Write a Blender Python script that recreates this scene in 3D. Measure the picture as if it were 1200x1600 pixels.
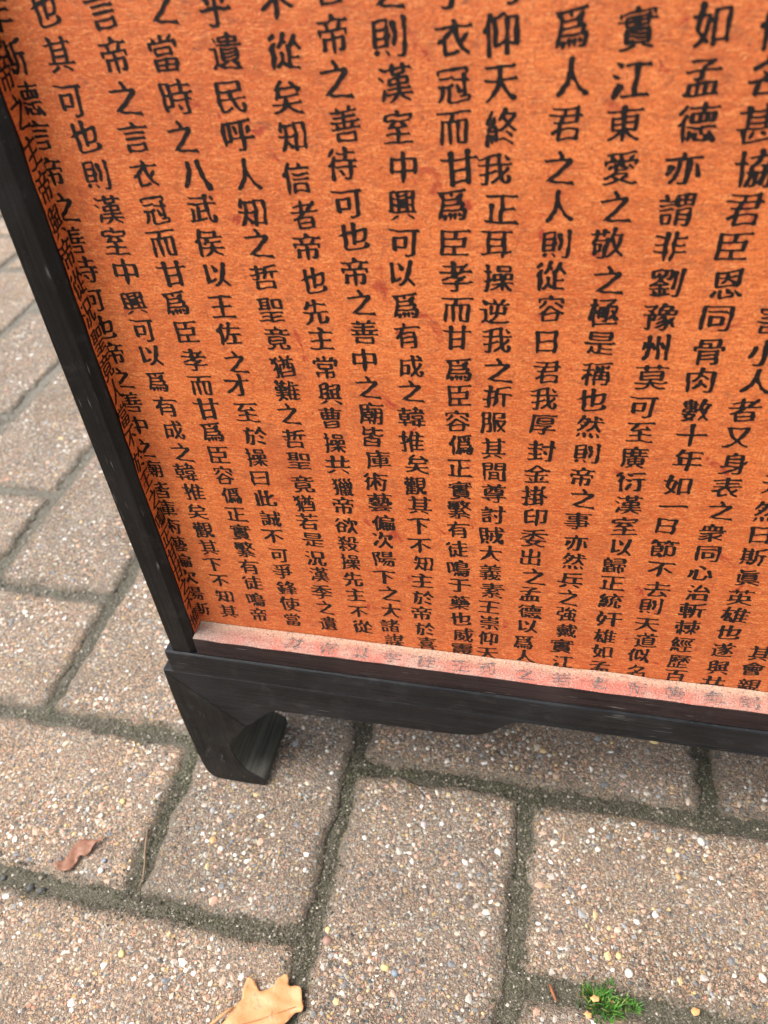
import bpy, bmesh, math, random
import numpy as np
from mathutils import Vector, Matrix

# ------------------------------------------------------------------ camera, world, light, exposure
scene = bpy.context.scene
for o in list(bpy.data.objects):
    bpy.data.objects.remove(o)
C = scene.collection

cam_data = bpy.data.cameras.new('camera')
cam = bpy.data.objects.new('camera', cam_data); C.objects.link(cam)
# rows: camera right, image down, view direction, as seen in the world (x along the front, y into the scene, z up)
CR = ((0.974837, 0.211119, -0.071568), (0.089360, -0.664213, -0.742184), (-0.204225, 0.717113, -0.666364))
rx, dn, fw = (Vector(r) for r in CR)
cam.matrix_world = Matrix(((rx.x, -dn.x, -fw.x, 0.0), (rx.y, -dn.y, -fw.y, 0.0), (rx.z, -dn.z, -fw.z, 0.42), (0, 0, 0, 1)))
cam_data.sensor_fit = 'VERTICAL'; cam_data.sensor_height = 36.0; cam_data.sensor_width = 27.0
cam_data.lens = 36.0 * 1257.0 / 1600.0
cam_data.clip_start = 0.01; cam_data.clip_end = 200.0
cam_data.dof.use_dof = True
cam_data.dof.focus_distance = 0.325
cam_data.dof.aperture_fstop = 28.28 / 2.0
scene.camera = cam

SUN_EL, SUN_AZ = math.radians(56), math.radians(-115)     # azimuth from +y towards +x
world = bpy.data.worlds.new('World'); scene.world = world; world.use_nodes = True
nt = world.node_tree
for n in list(nt.nodes): nt.nodes.remove(n)
sky = nt.nodes.new('ShaderNodeTexSky'); sky.sky_type = 'NISHITA'; sky.sun_disc = False
sky.sun_elevation = SUN_EL; sky.sun_rotation = SUN_AZ
sky.air_density = 1.0; sky.dust_density = 4.0; sky.ozone_density = 1.0
hs = nt.nodes.new('ShaderNodeHueSaturation'); hs.inputs['Saturation'].default_value = 0.28
bg = nt.nodes.new('ShaderNodeBackground'); bg.inputs['Strength'].default_value = 0.15
wo = nt.nodes.new('ShaderNodeOutputWorld')
nt.links.new(sky.outputs[0], hs.inputs['Color']); nt.links.new(hs.outputs[0], bg.inputs[0]); nt.links.new(bg.outputs[0], wo.inputs[0])

sd = bpy.data.lights.new('sun', 'SUN'); sd.energy = 1.3; sd.angle = math.radians(28); sd.color = (1.0, 0.965, 0.91)
sun = bpy.data.objects.new('sun', sd); C.objects.link(sun)
sdir = Vector((math.sin(SUN_AZ) * math.cos(SUN_EL), math.cos(SUN_AZ) * math.cos(SUN_EL), math.sin(SUN_EL)))
sun.rotation_euler = sdir.to_track_quat('Z', 'Y').to_euler()

vs = scene.view_settings
vs.view_transform = 'Standard'; vs.look = 'None'; vs.gamma = 1.0; vs.use_curve_mapping = False
vs.exposure = 1.13
scene.cycles.max_bounces = 6

rng = np.random.default_rng(7); random.seed(7)
MM = 0.001

# ------------------------------------------------------------------ node helpers
class NG:
    def __init__(s, name):
        s.m = bpy.data.materials.new(name); s.m.use_nodes = True; s.t = s.m.node_tree
        s.b = s.t.nodes['Principled BSDF']
    def n(s, typ, **kw):
        nd = s.t.nodes.new(typ)
        for k, v in kw.items():
            if k in nd.inputs.keys(): nd.inputs[k].default_value = v
            else: setattr(nd, k, v)
        return nd
    def l(s, a, b): s.t.links.new(a, b)
    def coord(s, scale=(1, 1, 1), offset=None, kind='Object'):
        tc = s.n('ShaderNodeTexCoord'); mp = s.n('ShaderNodeMapping'); mp.inputs['Scale'].default_value = scale
        s.l(tc.outputs[kind], mp.inputs['Vector'])
        if offset is not None: s.l(offset, mp.inputs['Location'])
        return mp.outputs[0]
    def noise(s, vec, scale, detail=3, rough=0.55, dist=0.0):
        nd = s.n('ShaderNodeTexNoise'); nd.inputs['Scale'].default_value = scale
        nd.inputs['Detail'].default_value = detail; nd.inputs['Roughness'].default_value = rough; nd.inputs['Distortion'].default_value = dist
        s.l(vec, nd.inputs['Vector']); return nd.outputs['Fac']
    def ramp(s, fac, stops, interp='LINEAR'):
        r = s.n('ShaderNodeValToRGB'); r.color_ramp.interpolation = interp
        els = r.color_ramp.elements
        while len(els) < len(stops): els.new(0.5)
        for e, (p, c) in zip(els, stops):
            e.position = p; e.color = (c, c, c, 1) if isinstance(c, (int, float)) else (*c, 1)
        s.l(fac, r.inputs['Fac']); return r.outputs['Color']
    def mix(s, fac, a, b, mode='MIX'):
        m = s.n('ShaderNodeMix', data_type='RGBA', blend_type=mode)
        for i, v in ((0, fac), (6, a), (7, b)):
            if hasattr(v, 'is_linked'): s.l(v, m.inputs[i])
            elif isinstance(v, (int, float)): m.inputs[i].default_value = v if i == 0 else (v, v, v, 1)
            else: m.inputs[i].default_value = (*v, 1)
        return m.outputs[2]
    def math(s, op, a, b=0.0, c=None):
        m = s.n('ShaderNodeMath', operation=op)
        for i, v in enumerate((a, b) if c is None else (a, b, c)):
            if hasattr(v, 'is_linked'): s.l(v, m.inputs[i])
            else: m.inputs[i].default_value = v
        return m.outputs[0]
    def bump(s, h, strength=0.5, dist=0.001, prev=None):
        b = s.n('ShaderNodeBump'); b.inputs['Strength'].default_value = strength; b.inputs['Distance'].default_value = dist
        s.l(h, b.inputs['Height'])
        if prev is not None: s.l(prev, b.inputs['Normal'])
        return b.outputs[0]
    def out(s, color=None, rough=None, normal=None, spec=0.5):
        for k, v in (('Base Color', color), ('Roughness', rough)):
            if v is None: continue
            if hasattr(v, 'is_linked'): s.l(v, s.b.inputs[k])
            else: s.b.inputs[k].default_value = (*v, 1) if k == 'Base Color' else v
        s.b.inputs['Specular IOR Level'].default_value = spec
        if normal is not None: s.l(normal, s.b.inputs['Normal'])
        return s.m

STONE = [(0.0, (0.46, 0.31, 0.23)), (0.22, (0.34, 0.25, 0.20)), (0.36, (0.58, 0.38, 0.27)), (0.50, (0.12, 0.105, 0.10)),
         (0.57, (0.52, 0.42, 0.32)), (0.67, (0.12, 0.135, 0.145)), (0.74, (0.42, 0.38, 0.34)), (0.80, (0.60, 0.54, 0.47)),
         (0.87, (0.60, 0.40, 0.18)), (0.92, (0.68, 0.66, 0.61)), (0.96, (0.56, 0.28, 0.19))]

def paver_material():
    g = NG('exposed_aggregate_concrete')
    oi = g.n('ShaderNodeObjectInfo'); off = g.math('MULTIPLY', oi.outputs['Random'], 3.7)
    cb = g.n('ShaderNodeCombineXYZ'); g.l(off, cb.inputs[0]); g.l(off, cb.inputs[2])
    v = g.coord(offset=cb.outputs[0])
    wob = g.n('ShaderNodeTexNoise'); wob.inputs['Scale'].default_value = 500; wob.inputs['Detail'].default_value = 2
    g.l(v, wob.inputs['Vector'])
    add = g.n('ShaderNodeVectorMath', operation='MULTIPLY_ADD'); g.l(wob.outputs['Color'], add.inputs[0])
    add.inputs[1].default_value = (0.0016,) * 3; g.l(v, add.inputs[2]); vw = add.outputs[0]
    def vor(scale, feature='F1'):
        n = g.n('ShaderNodeTexVoronoi', feature=feature); n.inputs['Scale'].default_value = scale
        g.l(vw, n.inputs['Vector']); return n
    big, small, mid = vor(360), vor(1250), vor(640)
    sep = g.n('ShaderNodeSeparateColor'); g.l(big.outputs['Color'], sep.inputs[0])
    sep2 = g.n('ShaderNodeSeparateColor'); g.l(small.outputs['Color'], sep2.inputs[0])
    sep3 = g.n('ShaderNodeSeparateColor'); g.l(mid.outputs['Color'], sep3.inputs[0]); cmid = g.ramp(sep3.outputs[0], STONE, 'CONSTANT')
    mm = g.math('MULTIPLY', g.ramp(mid.outputs['Distance'], [(0.40, 1.0), (0.60, 0.0)]), g.ramp(sep3.outputs[1], [(0.30, 0.0), (0.36, 1.0)]))
    cbig = g.ramp(sep.outputs[0], STONE, 'CONSTANT'); csm = g.ramp(sep2.outputs[0], STONE, 'CONSTANT')
    # a stone shows where its cell centre is near and its own random value lets it surface
    mb = g.math('MULTIPLY', g.ramp(big.outputs['Distance'], [(0.30, 1.0), (0.48, 0.0)]), g.ramp(sep.outputs[1], [(0.66, 0.0), (0.70, 1.0)]))
    ms = g.math('MULTIPLY', g.ramp(small.outputs['Distance'], [(0.36, 1.0), (0.62, 0.0)]), g.ramp(sep2.outputs[1], [(0.28, 0.0), (0.34, 1.0)]))
    mortar = g.mix(g.noise(v, 900, 3), (0.17, 0.115, 0.09), (0.44, 0.30, 0.22))
    mortar = g.mix(g.ramp(g.noise(v, 2600, 2), [(0.42, 1.0), (0.54, 0.0)]), mortar, (0.05, 0.038, 0.032))
    col = g.mix(ms, mortar, csm); col = g.mix(mm, col, cmid); col = g.mix(mb, col, cbig)
    big_var = g.noise(v, 22, 3); stain = g.ramp(g.noise(v, 17, 5, 0.65), [(0.42, 0.0), (0.66, 0.55)]); col = g.mix(stain, col, g.mix(1.0, col, (0.66, 0.68, 0.66), 'MULTIPLY'))
    col = g.mix(g.ramp(big_var, [(0.40, 0.0), (0.75, 0.35)]), col, (0.36, 0.30, 0.26))
    tone = g.mix(oi.outputs['Random'], (0.85, 0.885, 0.855), (1.12, 1.10, 1.01)); col = g.mix(1.0, col, tone, 'MULTIPLY')
    # green-grey grime creeping in from the chamfered edges, patchy
    tc = g.n('ShaderNodeTexCoord'); sp = g.n('ShaderNodeSeparateXYZ'); g.l(tc.outputs['Object'], sp.inputs[0])
    ax = g.math('SUBTRACT', 0.0975, g.math('ABSOLUTE', sp.outputs[0])); ay = g.math('SUBTRACT', 0.0475, g.math('ABSOLUTE', sp.outputs[1]))
    edge = g.math('ADD', g.math('MINIMUM', ax, ay), g.math('MULTIPLY', g.math('SUBTRACT', g.noise(v, 95, 5, 0.65), 0.5), 0.020))
    mr = g.n('ShaderNodeMapRange'); g.l(edge, mr.inputs[0]); mr.inputs[1].default_value = 0.0015; mr.inputs[2].default_value = 0.0085
    mr.inputs[3].default_value = 0.75; mr.inputs[4].default_value = 0.0
    grain = g.ramp(g.noise(v, 1300, 3, 0.7), [(0.3, 0.45), (0.6, 1.0)])
    col = g.mix(g.math('MULTIPLY', mr.outputs[0], grain), col, g.mix(g.noise(v, 900, 3), (0.085, 0.078, 0.056), (0.22, 0.185, 0.140)))
    h = g.math('ADD', g.math('MULTIPLY', mb, 0.8), g.math('MULTIPLY', ms, 0.45)); h = g.math('ADD', h, g.math('MULTIPLY', mm, 0.6)); h = g.math('ADD', h, g.noise(v, 1500, 4))
    return g.out(col, 0.78, g.bump(h, 1.0, 0.0009), 0.35)

def pebble_material():
    g = NG('aggregate_stone')
    gi = g.n('ShaderNodeNewGeometry'); v = g.coord()
    c = g.ramp(gi.outputs['Random Per Island'], [(0.0, (0.50, 0.33, 0.24)), (0.13, (0.60, 0.49, 0.37)), (0.25, (0.13, 0.15, 0.165)),
        (0.36, (0.42, 0.38, 0.33)), (0.46, (0.56, 0.33, 0.23)), (0.55, (0.28, 0.295, 0.30)), (0.64, (0.70, 0.64, 0.54)), (0.72, (0.08, 0.07, 0.07)),
        (0.79, (0.66, 0.47, 0.22)), (0.84, (0.78, 0.76, 0.71)), (0.94, (0.46, 0.42, 0.38))], 'CONSTANT')
    c = g.mix(g.ramp(g.noise(v, 1800, 3), [(0.35, 0.0), (0.8, 0.5)]), c, (0.38, 0.28, 0.22))
    return g.out(c, 0.55, g.bump(g.noise(v, 2500, 3), 0.5, 0.0003), 0.4)

def flat_mat(name, col, rough=0.6, var=0.3, scale=600, spec=0.4):
    g = NG(name); v = g.coord()
    c2 = tuple(x * (1 - var) for x in col)
    return g.out(g.mix(g.ramp(g.noise(v, scale, 4), [(0.3, 0.0), (0.7, 1.0)]), col, c2), rough, g.bump(g.noise(v, scale * 2, 3), 0.3, 0.0003), spec)

def joint_material():
    g = NG('mossy_joint_sand'); v = g.coord()
    c = g.mix(g.noise(v, 45, 3), (0.050, 0.050, 0.032), (0.150, 0.135, 0.100))
    c = g.mix(g.ramp(g.noise(v, 1600, 3), [(0.45, 0.0), (0.62, 0.75)]), c, (0.24, 0.21, 0.165))
    c = g.mix(g.ramp(g.noise(v, 2300, 2), [(0.36, 1.0), (0.46, 0.0)]), c, (0.035, 0.036, 0.025))
    tc = g.n('ShaderNodeTexCoord'); sp = g.n('ShaderNodeSeparateXYZ'); g.l(tc.outputs['Object'], sp.inputs[0])
    d = g.math('ADD', g.math('SUBTRACT', sp.outputs[1], sp.outputs[0]), g.math('MULTIPLY', g.noise(v, 14, 3), 0.25))
    mr = g.n('ShaderNodeMapRange'); g.l(d, mr.inputs[0]); mr.inputs[1].default_value = 0.50; mr.inputs[2].default_value = 1.15
    mr.inputs[3].default_value = 0.0; mr.inputs[4].default_value = 0.75
    c = g.mix(mr.outputs[0], c, g.mix(g.noise(v, 800, 3), (0.17, 0.16, 0.135), (0.33, 0.30, 0.255)))
    return g.out(c, 0.95, g.bump(g.noise(v, 1400, 4), 1.0, 0.0012), 0.15)

def grain_material():
    g = NG('joint_grains'); gi = g.n('ShaderNodeNewGeometry'); v = g.coord()
    c = g.ramp(gi.outputs['Random Per Island'], [(0.0, (0.055, 0.056, 0.034)), (0.3, (0.105, 0.098, 0.070)), (0.55, (0.175, 0.155, 0.115)),
        (0.74, (0.065, 0.058, 0.046)), (0.88, (0.27, 0.23, 0.18)), (0.965, (0.52, 0.47, 0.39))], 'CONSTANT')
    c = g.mix(g.ramp(g.noise(v, 28, 2), [(0.52, 0.0), (0.66, 0.35)]), c, (0.085, 0.10, 0.045))
    tc = g.n('ShaderNodeTexCoord'); sp = g.n('ShaderNodeSeparateXYZ'); g.l(tc.outputs['Object'], sp.inputs[0])
    d = g.math('ADD', g.math('SUBTRACT', sp.outputs[1], sp.outputs[0]), g.math('MULTIPLY', g.noise(v, 14, 3), 0.25))
    mr = g.n('ShaderNodeMapRange'); g.l(d, mr.inputs[0]); mr.inputs[1].default_value = 0.50; mr.inputs[2].default_value = 1.15
    mr.inputs[3].default_value = 0.0; mr.inputs[4].default_value = 0.75
    c = g.mix(mr.outputs[0], c, g.mix(g.noise(v, 800, 3), (0.17, 0.16, 0.135), (0.33, 0.30, 0.255)))
    return g.out(c, 0.9, None, 0.15)

def wood_material(name, base, warm, axis, scratch=0.35, rough=0.42, chips=0.74):
    g = NG(name)
    long_, across = 6.0, 260.0
    sc = [across, across, across]; sc[axis] = long_
    v = g.coord(tuple(sc)); vo = g.coord()
    gr = g.noise(v, 1.0, 5, 0.6, 0.2); gr2 = g.noise(v, 3.3, 4, 0.6)
    c = g.mix(g.ramp(gr, [(0.3, 0.0), (0.72, 1.0)]), base, warm)
    c = g.mix(g.ramp(gr2, [(0.42, 0.6), (0.56, 0.0)]), c, tuple(x * 0.35 for x in base))
    c = g.mix(g.ramp(g.noise(vo, 30, 4), [(0.45, 0.0), (0.75, 0.5)]), c, tuple(x * 1.8 for x in warm))
    fine = [1500.0] * 3; fine[axis] = 70.0
    sv = g.coord(tuple(fine)); s1 = g.noise(sv, 1.0, 1, 0.5)
    msk = g.math('MULTIPLY', g.ramp(s1, [(0.70, 0.0), (0.76, 1.0)]), g.ramp(g.noise(vo, 55, 3), [(0.5, 0.0), (0.6, 1.0)]))
    c = g.mix(g.math('MULTIPLY', msk, scratch), c, (0.30, 0.28, 0.25))
    dust = g.ramp(g.noise(vo, 1900, 2), [(0.72, 0.0), (0.77, 1.0)])
    c = g.mix(g.math('MULTIPLY', dust, 0.45), c, (0.32, 0.30, 0.27))
    chip = g.ramp(g.noise(vo, 210, 3, 0.6), [(chips, 0.0), (chips + 0.02, 0.8)]); c = g.mix(chip, c, (0.16, 0.095, 0.045))
    c = g.mix(g.ramp(g.noise(vo, 95, 5, 0.7), [(0.54, 0.0), (0.72, 0.30)]), c, (0.050, 0.048, 0.047))
    r = g.ramp(g.noise(vo, 120, 4), [(0.3, rough - 0.08), (0.7, rough + 0.15)])
    h = g.math('ADD', g.math('MULTIPLY', gr, 0.7), g.math('MULTIPLY', gr2, 0.5))
    return g.out(c, r, g.bump(h, 0.55, 0.0006), 0.22)

def paper_material():
    g = NG('varnished_orange_paper')
    vo = g.coord(); vf = g.coord((120, 300, 430)); vf2 = g.coord((420, 700, 1900))
    c = g.mix(g.ramp(g.noise(vo, 16, 4, 0.6), [(0.35, 0.0), (0.65, 1.0)]), (0.60, 0.118, 0.022), (0.74, 0.180, 0.038))
    # the sheet turns a deeper, browner orange towards its lower edge
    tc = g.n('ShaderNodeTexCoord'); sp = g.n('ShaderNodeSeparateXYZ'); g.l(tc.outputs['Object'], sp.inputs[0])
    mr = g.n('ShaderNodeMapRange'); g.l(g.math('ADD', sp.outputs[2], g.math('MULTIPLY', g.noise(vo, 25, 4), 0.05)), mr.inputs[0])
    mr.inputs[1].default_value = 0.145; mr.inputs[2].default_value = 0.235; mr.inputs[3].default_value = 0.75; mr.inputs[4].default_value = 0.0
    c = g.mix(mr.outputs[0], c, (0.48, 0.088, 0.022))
    fib = g.noise(vf, 1.0, 6, 0.7, 1.5); fib2 = g.noise(vf2, 1.0, 4, 0.65, 0.8); fine = g.noise(vo, 1150, 4, 0.75)
    c = g.mix(g.ramp(fib, [(0.36, 0.6), (0.52, 0.0)]), c, (0.38, 0.085, 0.020))
    c = g.mix(g.ramp(fib, [(0.52, 0.0), (0.68, 0.55)]), c, (0.80, 0.30, 0.09))
    c = g.mix(g.ramp(fib2, [(0.50, 0.0), (0.66, 0.7)]), c, (0.85, 0.34, 0.11))
    c = g.mix(g.ramp(fine, [(0.34, 0.9), (0.52, 0.0)]), c, (0.34, 0.065, 0.020))
    c = g.mix(g.ramp(g.noise(vo, 240, 5, 0.75, 0.5), [(0.34, 0.6), (0.46, 0.0)]), c, (0.34, 0.085, 0.028))
    c = g.mix(g.ramp(g.noise(vo, 42, 6, 0.72, 0.4), [(0.54, 0.0), (0.70, 0.40)]), c, (0.38, 0.080, 0.024))
    # red varnish pooled in blots, brown rubbed streaks and tiny dark flecks
    blot = g.math('MULTIPLY', g.ramp(g.noise(vo, 70, 4, 0.65, 0.8), [(0.625, 0.0), (0.69, 1.0)]), 0.8)
    c = g.mix(blot, c, (0.33, 0.026, 0.012))
    c = g.mix(g.ramp(g.noise(g.coord((140, 400, 420)), 1.0, 4, 0.65, 0.6), [(0.63, 0.0), (0.74, 0.7)]), c, (0.20, 0.055, 0.028))
    c = g.mix(g.ramp(g.noise(vo, 1000, 2), [(0.71, 0.0), (0.75, 0.85)]), c, (0.04, 0.02, 0.015))
    h = g.math('ADD', g.math('ADD', fib, g.math('MULTIPLY', fib2, 0.8)), fine)
    r = g.ramp(g.noise(vo, 60, 4), [(0.3, 0.36), (0.7, 0.52)])
    return g.out(c, r, g.bump(h, 0.6, 0.0004), 0.45)

def dusty_material():
    g = NG('dusty_pink_paper'); v = g.coord()
    c = g.mix(g.ramp(g.noise(v, 60, 4, 0.65), [(0.42, 0.0), (0.64, 1.0)]), (0.46, 0.140, 0.100), (0.43, 0.265, 0.205))
    # grey grime gathered at the left end of the ledge
    tc = g.n('ShaderNodeTexCoord'); sp = g.n('ShaderNodeSeparateXYZ'); g.l(tc.outputs['Object'], sp.inputs[0])
    mr = g.n('ShaderNodeMapRange'); g.l(g.math('ADD', sp.outputs[0], g.math('MULTIPLY', g.noise(v, 70, 4), 0.03)), mr.inputs[0])
    mr.inputs[1].default_value = -0.148; mr.inputs[2].default_value = -0.105; mr.inputs[3].default_value = 0.9; mr.inputs[4].default_value = 0.0
    c = g.mix(mr.outputs[0], c, (0.24, 0.20, 0.165))
    bk = g.n('ShaderNodeMapRange'); g.l(g.math('ADD', sp.outputs[1], g.math('MULTIPLY', g.noise(v, 150, 4), 0.004)), bk.inputs[0])
    bk.inputs[1].default_value = 0.2222; bk.inputs[2].default_value = 0.2262; bk.inputs[3].default_value = 0.0; bk.inputs[4].default_value = 0.75
    c = g.mix(bk.outputs[0], c, (0.50, 0.34, 0.23))
    c = g.mix(g.ramp(g.noise(v, 1100, 3, 0.7), [(0.36, 0.75), (0.5, 0.0)]), c, (0.22, 0.115, 0.09))
    c = g.mix(g.ramp(g.noise(v, 1500, 2, 0.7), [(0.56, 0.0), (0.70, 0.7)]), c, (0.55, 0.47, 0.41))
    return g.out(c, 0.85, g.bump(g.noise(v, 1300, 4), 0.9, 0.0006), 0.3)

def ink_material(name, col, rough, worn):
    g = NG(name); v = g.coord()
    c = g.mix(g.ramp(g.noise(v, 420, 4, 0.7), [(0.55, 0.0), (0.78, worn)]), col, (0.13, 0.050, 0.028))
    c = g.mix(g.ramp(g.noise(g.coord((300, 300, 1600)), 1.0, 3), [(0.62, 0.0), (0.75, worn)]), c, (0.20, 0.085, 0.05))
    return g.out(c, rough, g.bump(g.noise(v, 1100, 3), 0.5, 0.0003), 0.28)

M_PAVER = paver_material(); M_PEB = pebble_material(); M_JOINT = joint_material(); M_GRAIN = grain_material()
M_BLACK_X = wood_material('black_lacquered_wood_rail', (0.0065, 0.0073, 0.0088), (0.0160, 0.0165, 0.0182), 0)
M_BLACK_Z = wood_material('black_lacquered_wood_stile', (0.0038, 0.0037, 0.0038), (0.0085, 0.0082, 0.0080), 2)
M_LEG = wood_material('worn_black_brown_wood', (0.0075, 0.0074, 0.0072), (0.0160, 0.0150, 0.0135), 2, 0.3, 0.5, 0.70)
M_RAIL = wood_material('worn_brown_black_wood', (0.014, 0.0085, 0.0085), (0.036, 0.022, 0.021), 0, 0.5, 0.5)
M_CUT = wood_material('grey_green_cut_wood', (0.050, 0.049, 0.039), (0.080, 0.077, 0.062), 1, 0.5, 0.6)
M_PAPER = paper_material(); M_DUST = dusty_material()
M_INK = ink_material('black_ink', (0.008, 0.0065, 0.0065), 0.45, 0.30)
def faded_ink():
    g = NG('faded_ink'); v = g.coord()
    c = g.mix(g.ramp(g.noise(v, 330, 4, 0.7), [(0.46, 0.0), (0.57, 1.0)]), (0.125, 0.110, 0.108), (0.42, 0.19, 0.14))
    c = g.mix(g.ramp(g.noise(v, 1500, 3, 0.7), [(0.56, 0.0), (0.68, 0.7)]), c, (0.50, 0.40, 0.33))
    return g.out(c, 0.85, g.bump(g.noise(v, 1300, 4), 0.9, 0.0006), 0.3)
M_FADE = faded_ink()

# ------------------------------------------------------------------ mesh helpers
def link(name, me, mat, parent=None):
    o = bpy.data.objects.new(name, me); C.objects.link(o)
    if mat is not None and me is not None and not me.materials: me.materials.append(mat)
    if parent is not None: o.parent = parent
    return o

def mesh_np(name, verts, tris, smooth=False):
    verts = np.asarray(verts, dtype=np.float32); tris = np.asarray(tris, dtype=np.int32)
    me = bpy.data.meshes.new(name)
    me.vertices.add(len(verts)); me.vertices.foreach_set('co', verts.ravel())
    me.loops.add(tris.size); me.loops.foreach_set('vertex_index', tris.ravel())
    k = tris.shape[1]
    me.polygons.add(len(tris)); me.polygons.foreach_set('loop_start', np.arange(0, tris.size, k, dtype=np.int32))
    me.polygons.foreach_set('loop_total', np.full(len(tris), k, dtype=np.int32))
    me.update(calc_edges=True)
    me.polygons.foreach_set('use_smooth', np.full(len(tris), smooth))
    return me

def box_bm(x0, x1, y0, y1, z0, z1, bev=0.0006, seg=2):
    bm = bmesh.new()
    r = bmesh.ops.create_cube(bm, size=1.0)
    for v in bm.verts:
        v.co.x = (x0 + x1) / 2 + v.co.x * (x1 - x0); v.co.y = (y0 + y1) / 2 + v.co.y * (y1 - y0); v.co.z = (z0 + z1) / 2 + v.co.z * (z1 - z0)
    if bev: bmesh.ops.bevel(bm, geom=list(bm.edges), offset=bev, segments=seg, affect='EDGES', profile=0.5)
    return bm

def bm_obj(name, bm, mat, parent=None, smooth=False):
    me = bpy.data.meshes.new(name); bm.normal_update(); bm.to_mesh(me); bm.free()
    if smooth:
        me.polygons.foreach_set('use_smooth', np.full(len(me.polygons), True))
    return link(name, me, mat, parent)

def box(name, x0, x1, y0, y1, z0, z1, mat, parent, bev=0.0006):
    return bm_obj(name, box_bm(x0, x1, y0, y1, z0, z1, bev), mat, parent)

def prism_bm(poly, y0, y1, bev=0.0005, bulge=None):
    """outline (x, z) extruded from y0 (front) to y1"""
    bm = bmesh.new()
    f = [bm.verts.new((x, y0, z)) for x, z in poly]; b = [bm.verts.new((x, y1, z)) for x, z in poly]
    ff = bm.faces.new(f); fb = bm.faces.new(list(reversed(b)))
    n = len(poly)
    for i in range(n): bm.faces.new((f[(i + 1) % n], f[i], b[i], b[(i + 1) % n]))
    bmesh.ops.recalc_face_normals(bm, faces=bm.faces)
    if bev:
        es = [e for e in ff.edges] + [e for e in fb.edges]
        bmesh.ops.bevel(bm, geom=es, offset=bev, segments=2, affect='EDGES', profile=0.5)
    if bulge:
        for v in bm.verts: v.co.y += bulge(v.co)
    bmesh.ops.triangulate(bm, faces=[f for f in bm.faces if len(f.verts) > 4])
    return bm

def smooth_noise(shape, cell, seed):
    r = np.random.default_rng(seed)
    n0, n1 = shape[0] // cell + 3, shape[1] // cell + 3
    g = r.standard_normal((n0, n1))
    u = np.arange(shape[0]) / cell; w = np.arange(shape[1]) / cell
    i, j = u.astype(int), w.astype(int); fu = (u - i)[:, None]; fw_ = (w - j)[None, :]
    fu = fu * fu * (3 - 2 * fu); fw_ = fw_ * fw_ * (3 - 2 * fw_)
    a = g[np.ix_(i, j)]; b = g[np.ix_(i + 1, j)]; c = g[np.ix_(i, j + 1)]; d = g[np.ix_(i + 1, j + 1)]
    return a * (1 - fu) * (1 - fw_) + b * fu * (1 - fw_) + c * (1 - fu) * fw_ + d * fu * fw_

# ------------------------------------------------------------------ pavement
PX = {-7: -717, -6: -617, -5: -515, -4: -408, -3: -303, -2: -197, -1: -99.2, 0: 0.6, 1: 96, 2: 196}
PY = {-1: -62, 0: 38, 1: 137.6, 2: 235.5, 3: 335, 4: 438, 5: 540}
def lx(i): return (PX[i] if i in PX else (PX[2] + (i - 2) * 100 if i > 2 else PX[-7] + (i + 7) * 100)) * MM
def ly(j): return (PY[j] if j in PY else (PY[5] + (j - 5) * 100 if j > 5 else PY[-1] + (j + 1) * 100)) * MM

def paver_mesh(k):
    """one block, 193 x 93 mm on top, long side along x, top at z = 0, worn rounded uneven arrises"""
    L, W = 0.1935, 0.0935
    nx, ny = 110, 54
    gx = np.linspace(-1, 1, nx); gy = np.linspace(-1, 1, ny)
    ex = smooth_noise((nx, 4), 9, 100 + k) * 0.0009 + smooth_noise((nx, 4), 3, 300 + k) * 0.00055
    ey = smooth_noise((ny, 4), 8, 200 + k) * 0.0009 + smooth_noise((ny, 4), 3, 400 + k) * 0.00055
    X, Y = np.meshgrid(gx, gy, indexing='ij')
    hx, hy = L / 2, W / 2
    s = (X + 1) / 2; t = (Y + 1) / 2
    x = X * hx + (ey[:, 0][None, :] * (1 - s) + ey[:, 2][None, :] * s)
    y = Y * hy + (ex[:, 0][:, None] * (1 - t) + ex[:, 2][:, None] * t)
    dx = hx - np.abs(X * hx); dy = hy - np.abs(Y * hy)
    r = 0.0055
    qx = np.clip(r - dx, 0, None); qy = np.clip(r - dy, 0, None)
    q = np.clip(np.sqrt(qx ** 2 + qy ** 2) / r + smooth_noise((nx, ny), 3, 500 + k) * 0.13 * ((qx + qy) > 0), 0, 1.0)
    z = -0.0042 * q ** 2.1 + smooth_noise((nx, ny), 12, 600 + k) * 0.00022 + smooth_noise((nx, ny), 3, 700 + k) * 0.00012 + smooth_noise((nx, ny), 1, 800 + k) * 0.00006
    V = np.stack([x, y, z], -1).reshape(-1, 3)
    idx = np.arange(nx * ny).reshape(nx, ny)
    F = np.stack([idx[:-1, :-1], idx[1:, :-1], idx[1:, 1:], idx[:-1, 1:]], -1).reshape(-1, 4)
    ring = np.concatenate([idx[:, 0], idx[-1, 1:], idx[::-1, -1][1:], idx[0, ::-1][1:-1]])
    low = V[ring].copy(); low[:, 2] = -0.06
    b0 = len(V); V = np.concatenate([V, low]); m = len(ring)
    i = np.arange(m); F2 = np.stack([ring[i], b0 + i, b0 + (i + 1) % m, ring[(i + 1) % m]], -1)
    me = mesh_np('paver', V, np.concatenate([F, F2]), True); me.materials.append(M_PAVER)
    return me

_ico = bmesh.new(); bmesh.ops.create_icosphere(_ico, subdivisions=1, radius=1.0)
_ico.verts.ensure_lookup_table(); ICO_V = np.array([v.co[:] for v in _ico.verts]); ICO_F = np.array([[v.index for v in f.verts] for f in _ico.faces]); _ico.free()
OCT_V = np.array([(1, 0, 0), (-1, 0, 0), (0, 1, 0), (0, -1, 0), (0, 0, 1.0)], float)
OCT_F = np.array([(0, 2, 4), (2, 1, 4), (1, 3, 4), (3, 0, 4)])

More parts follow.
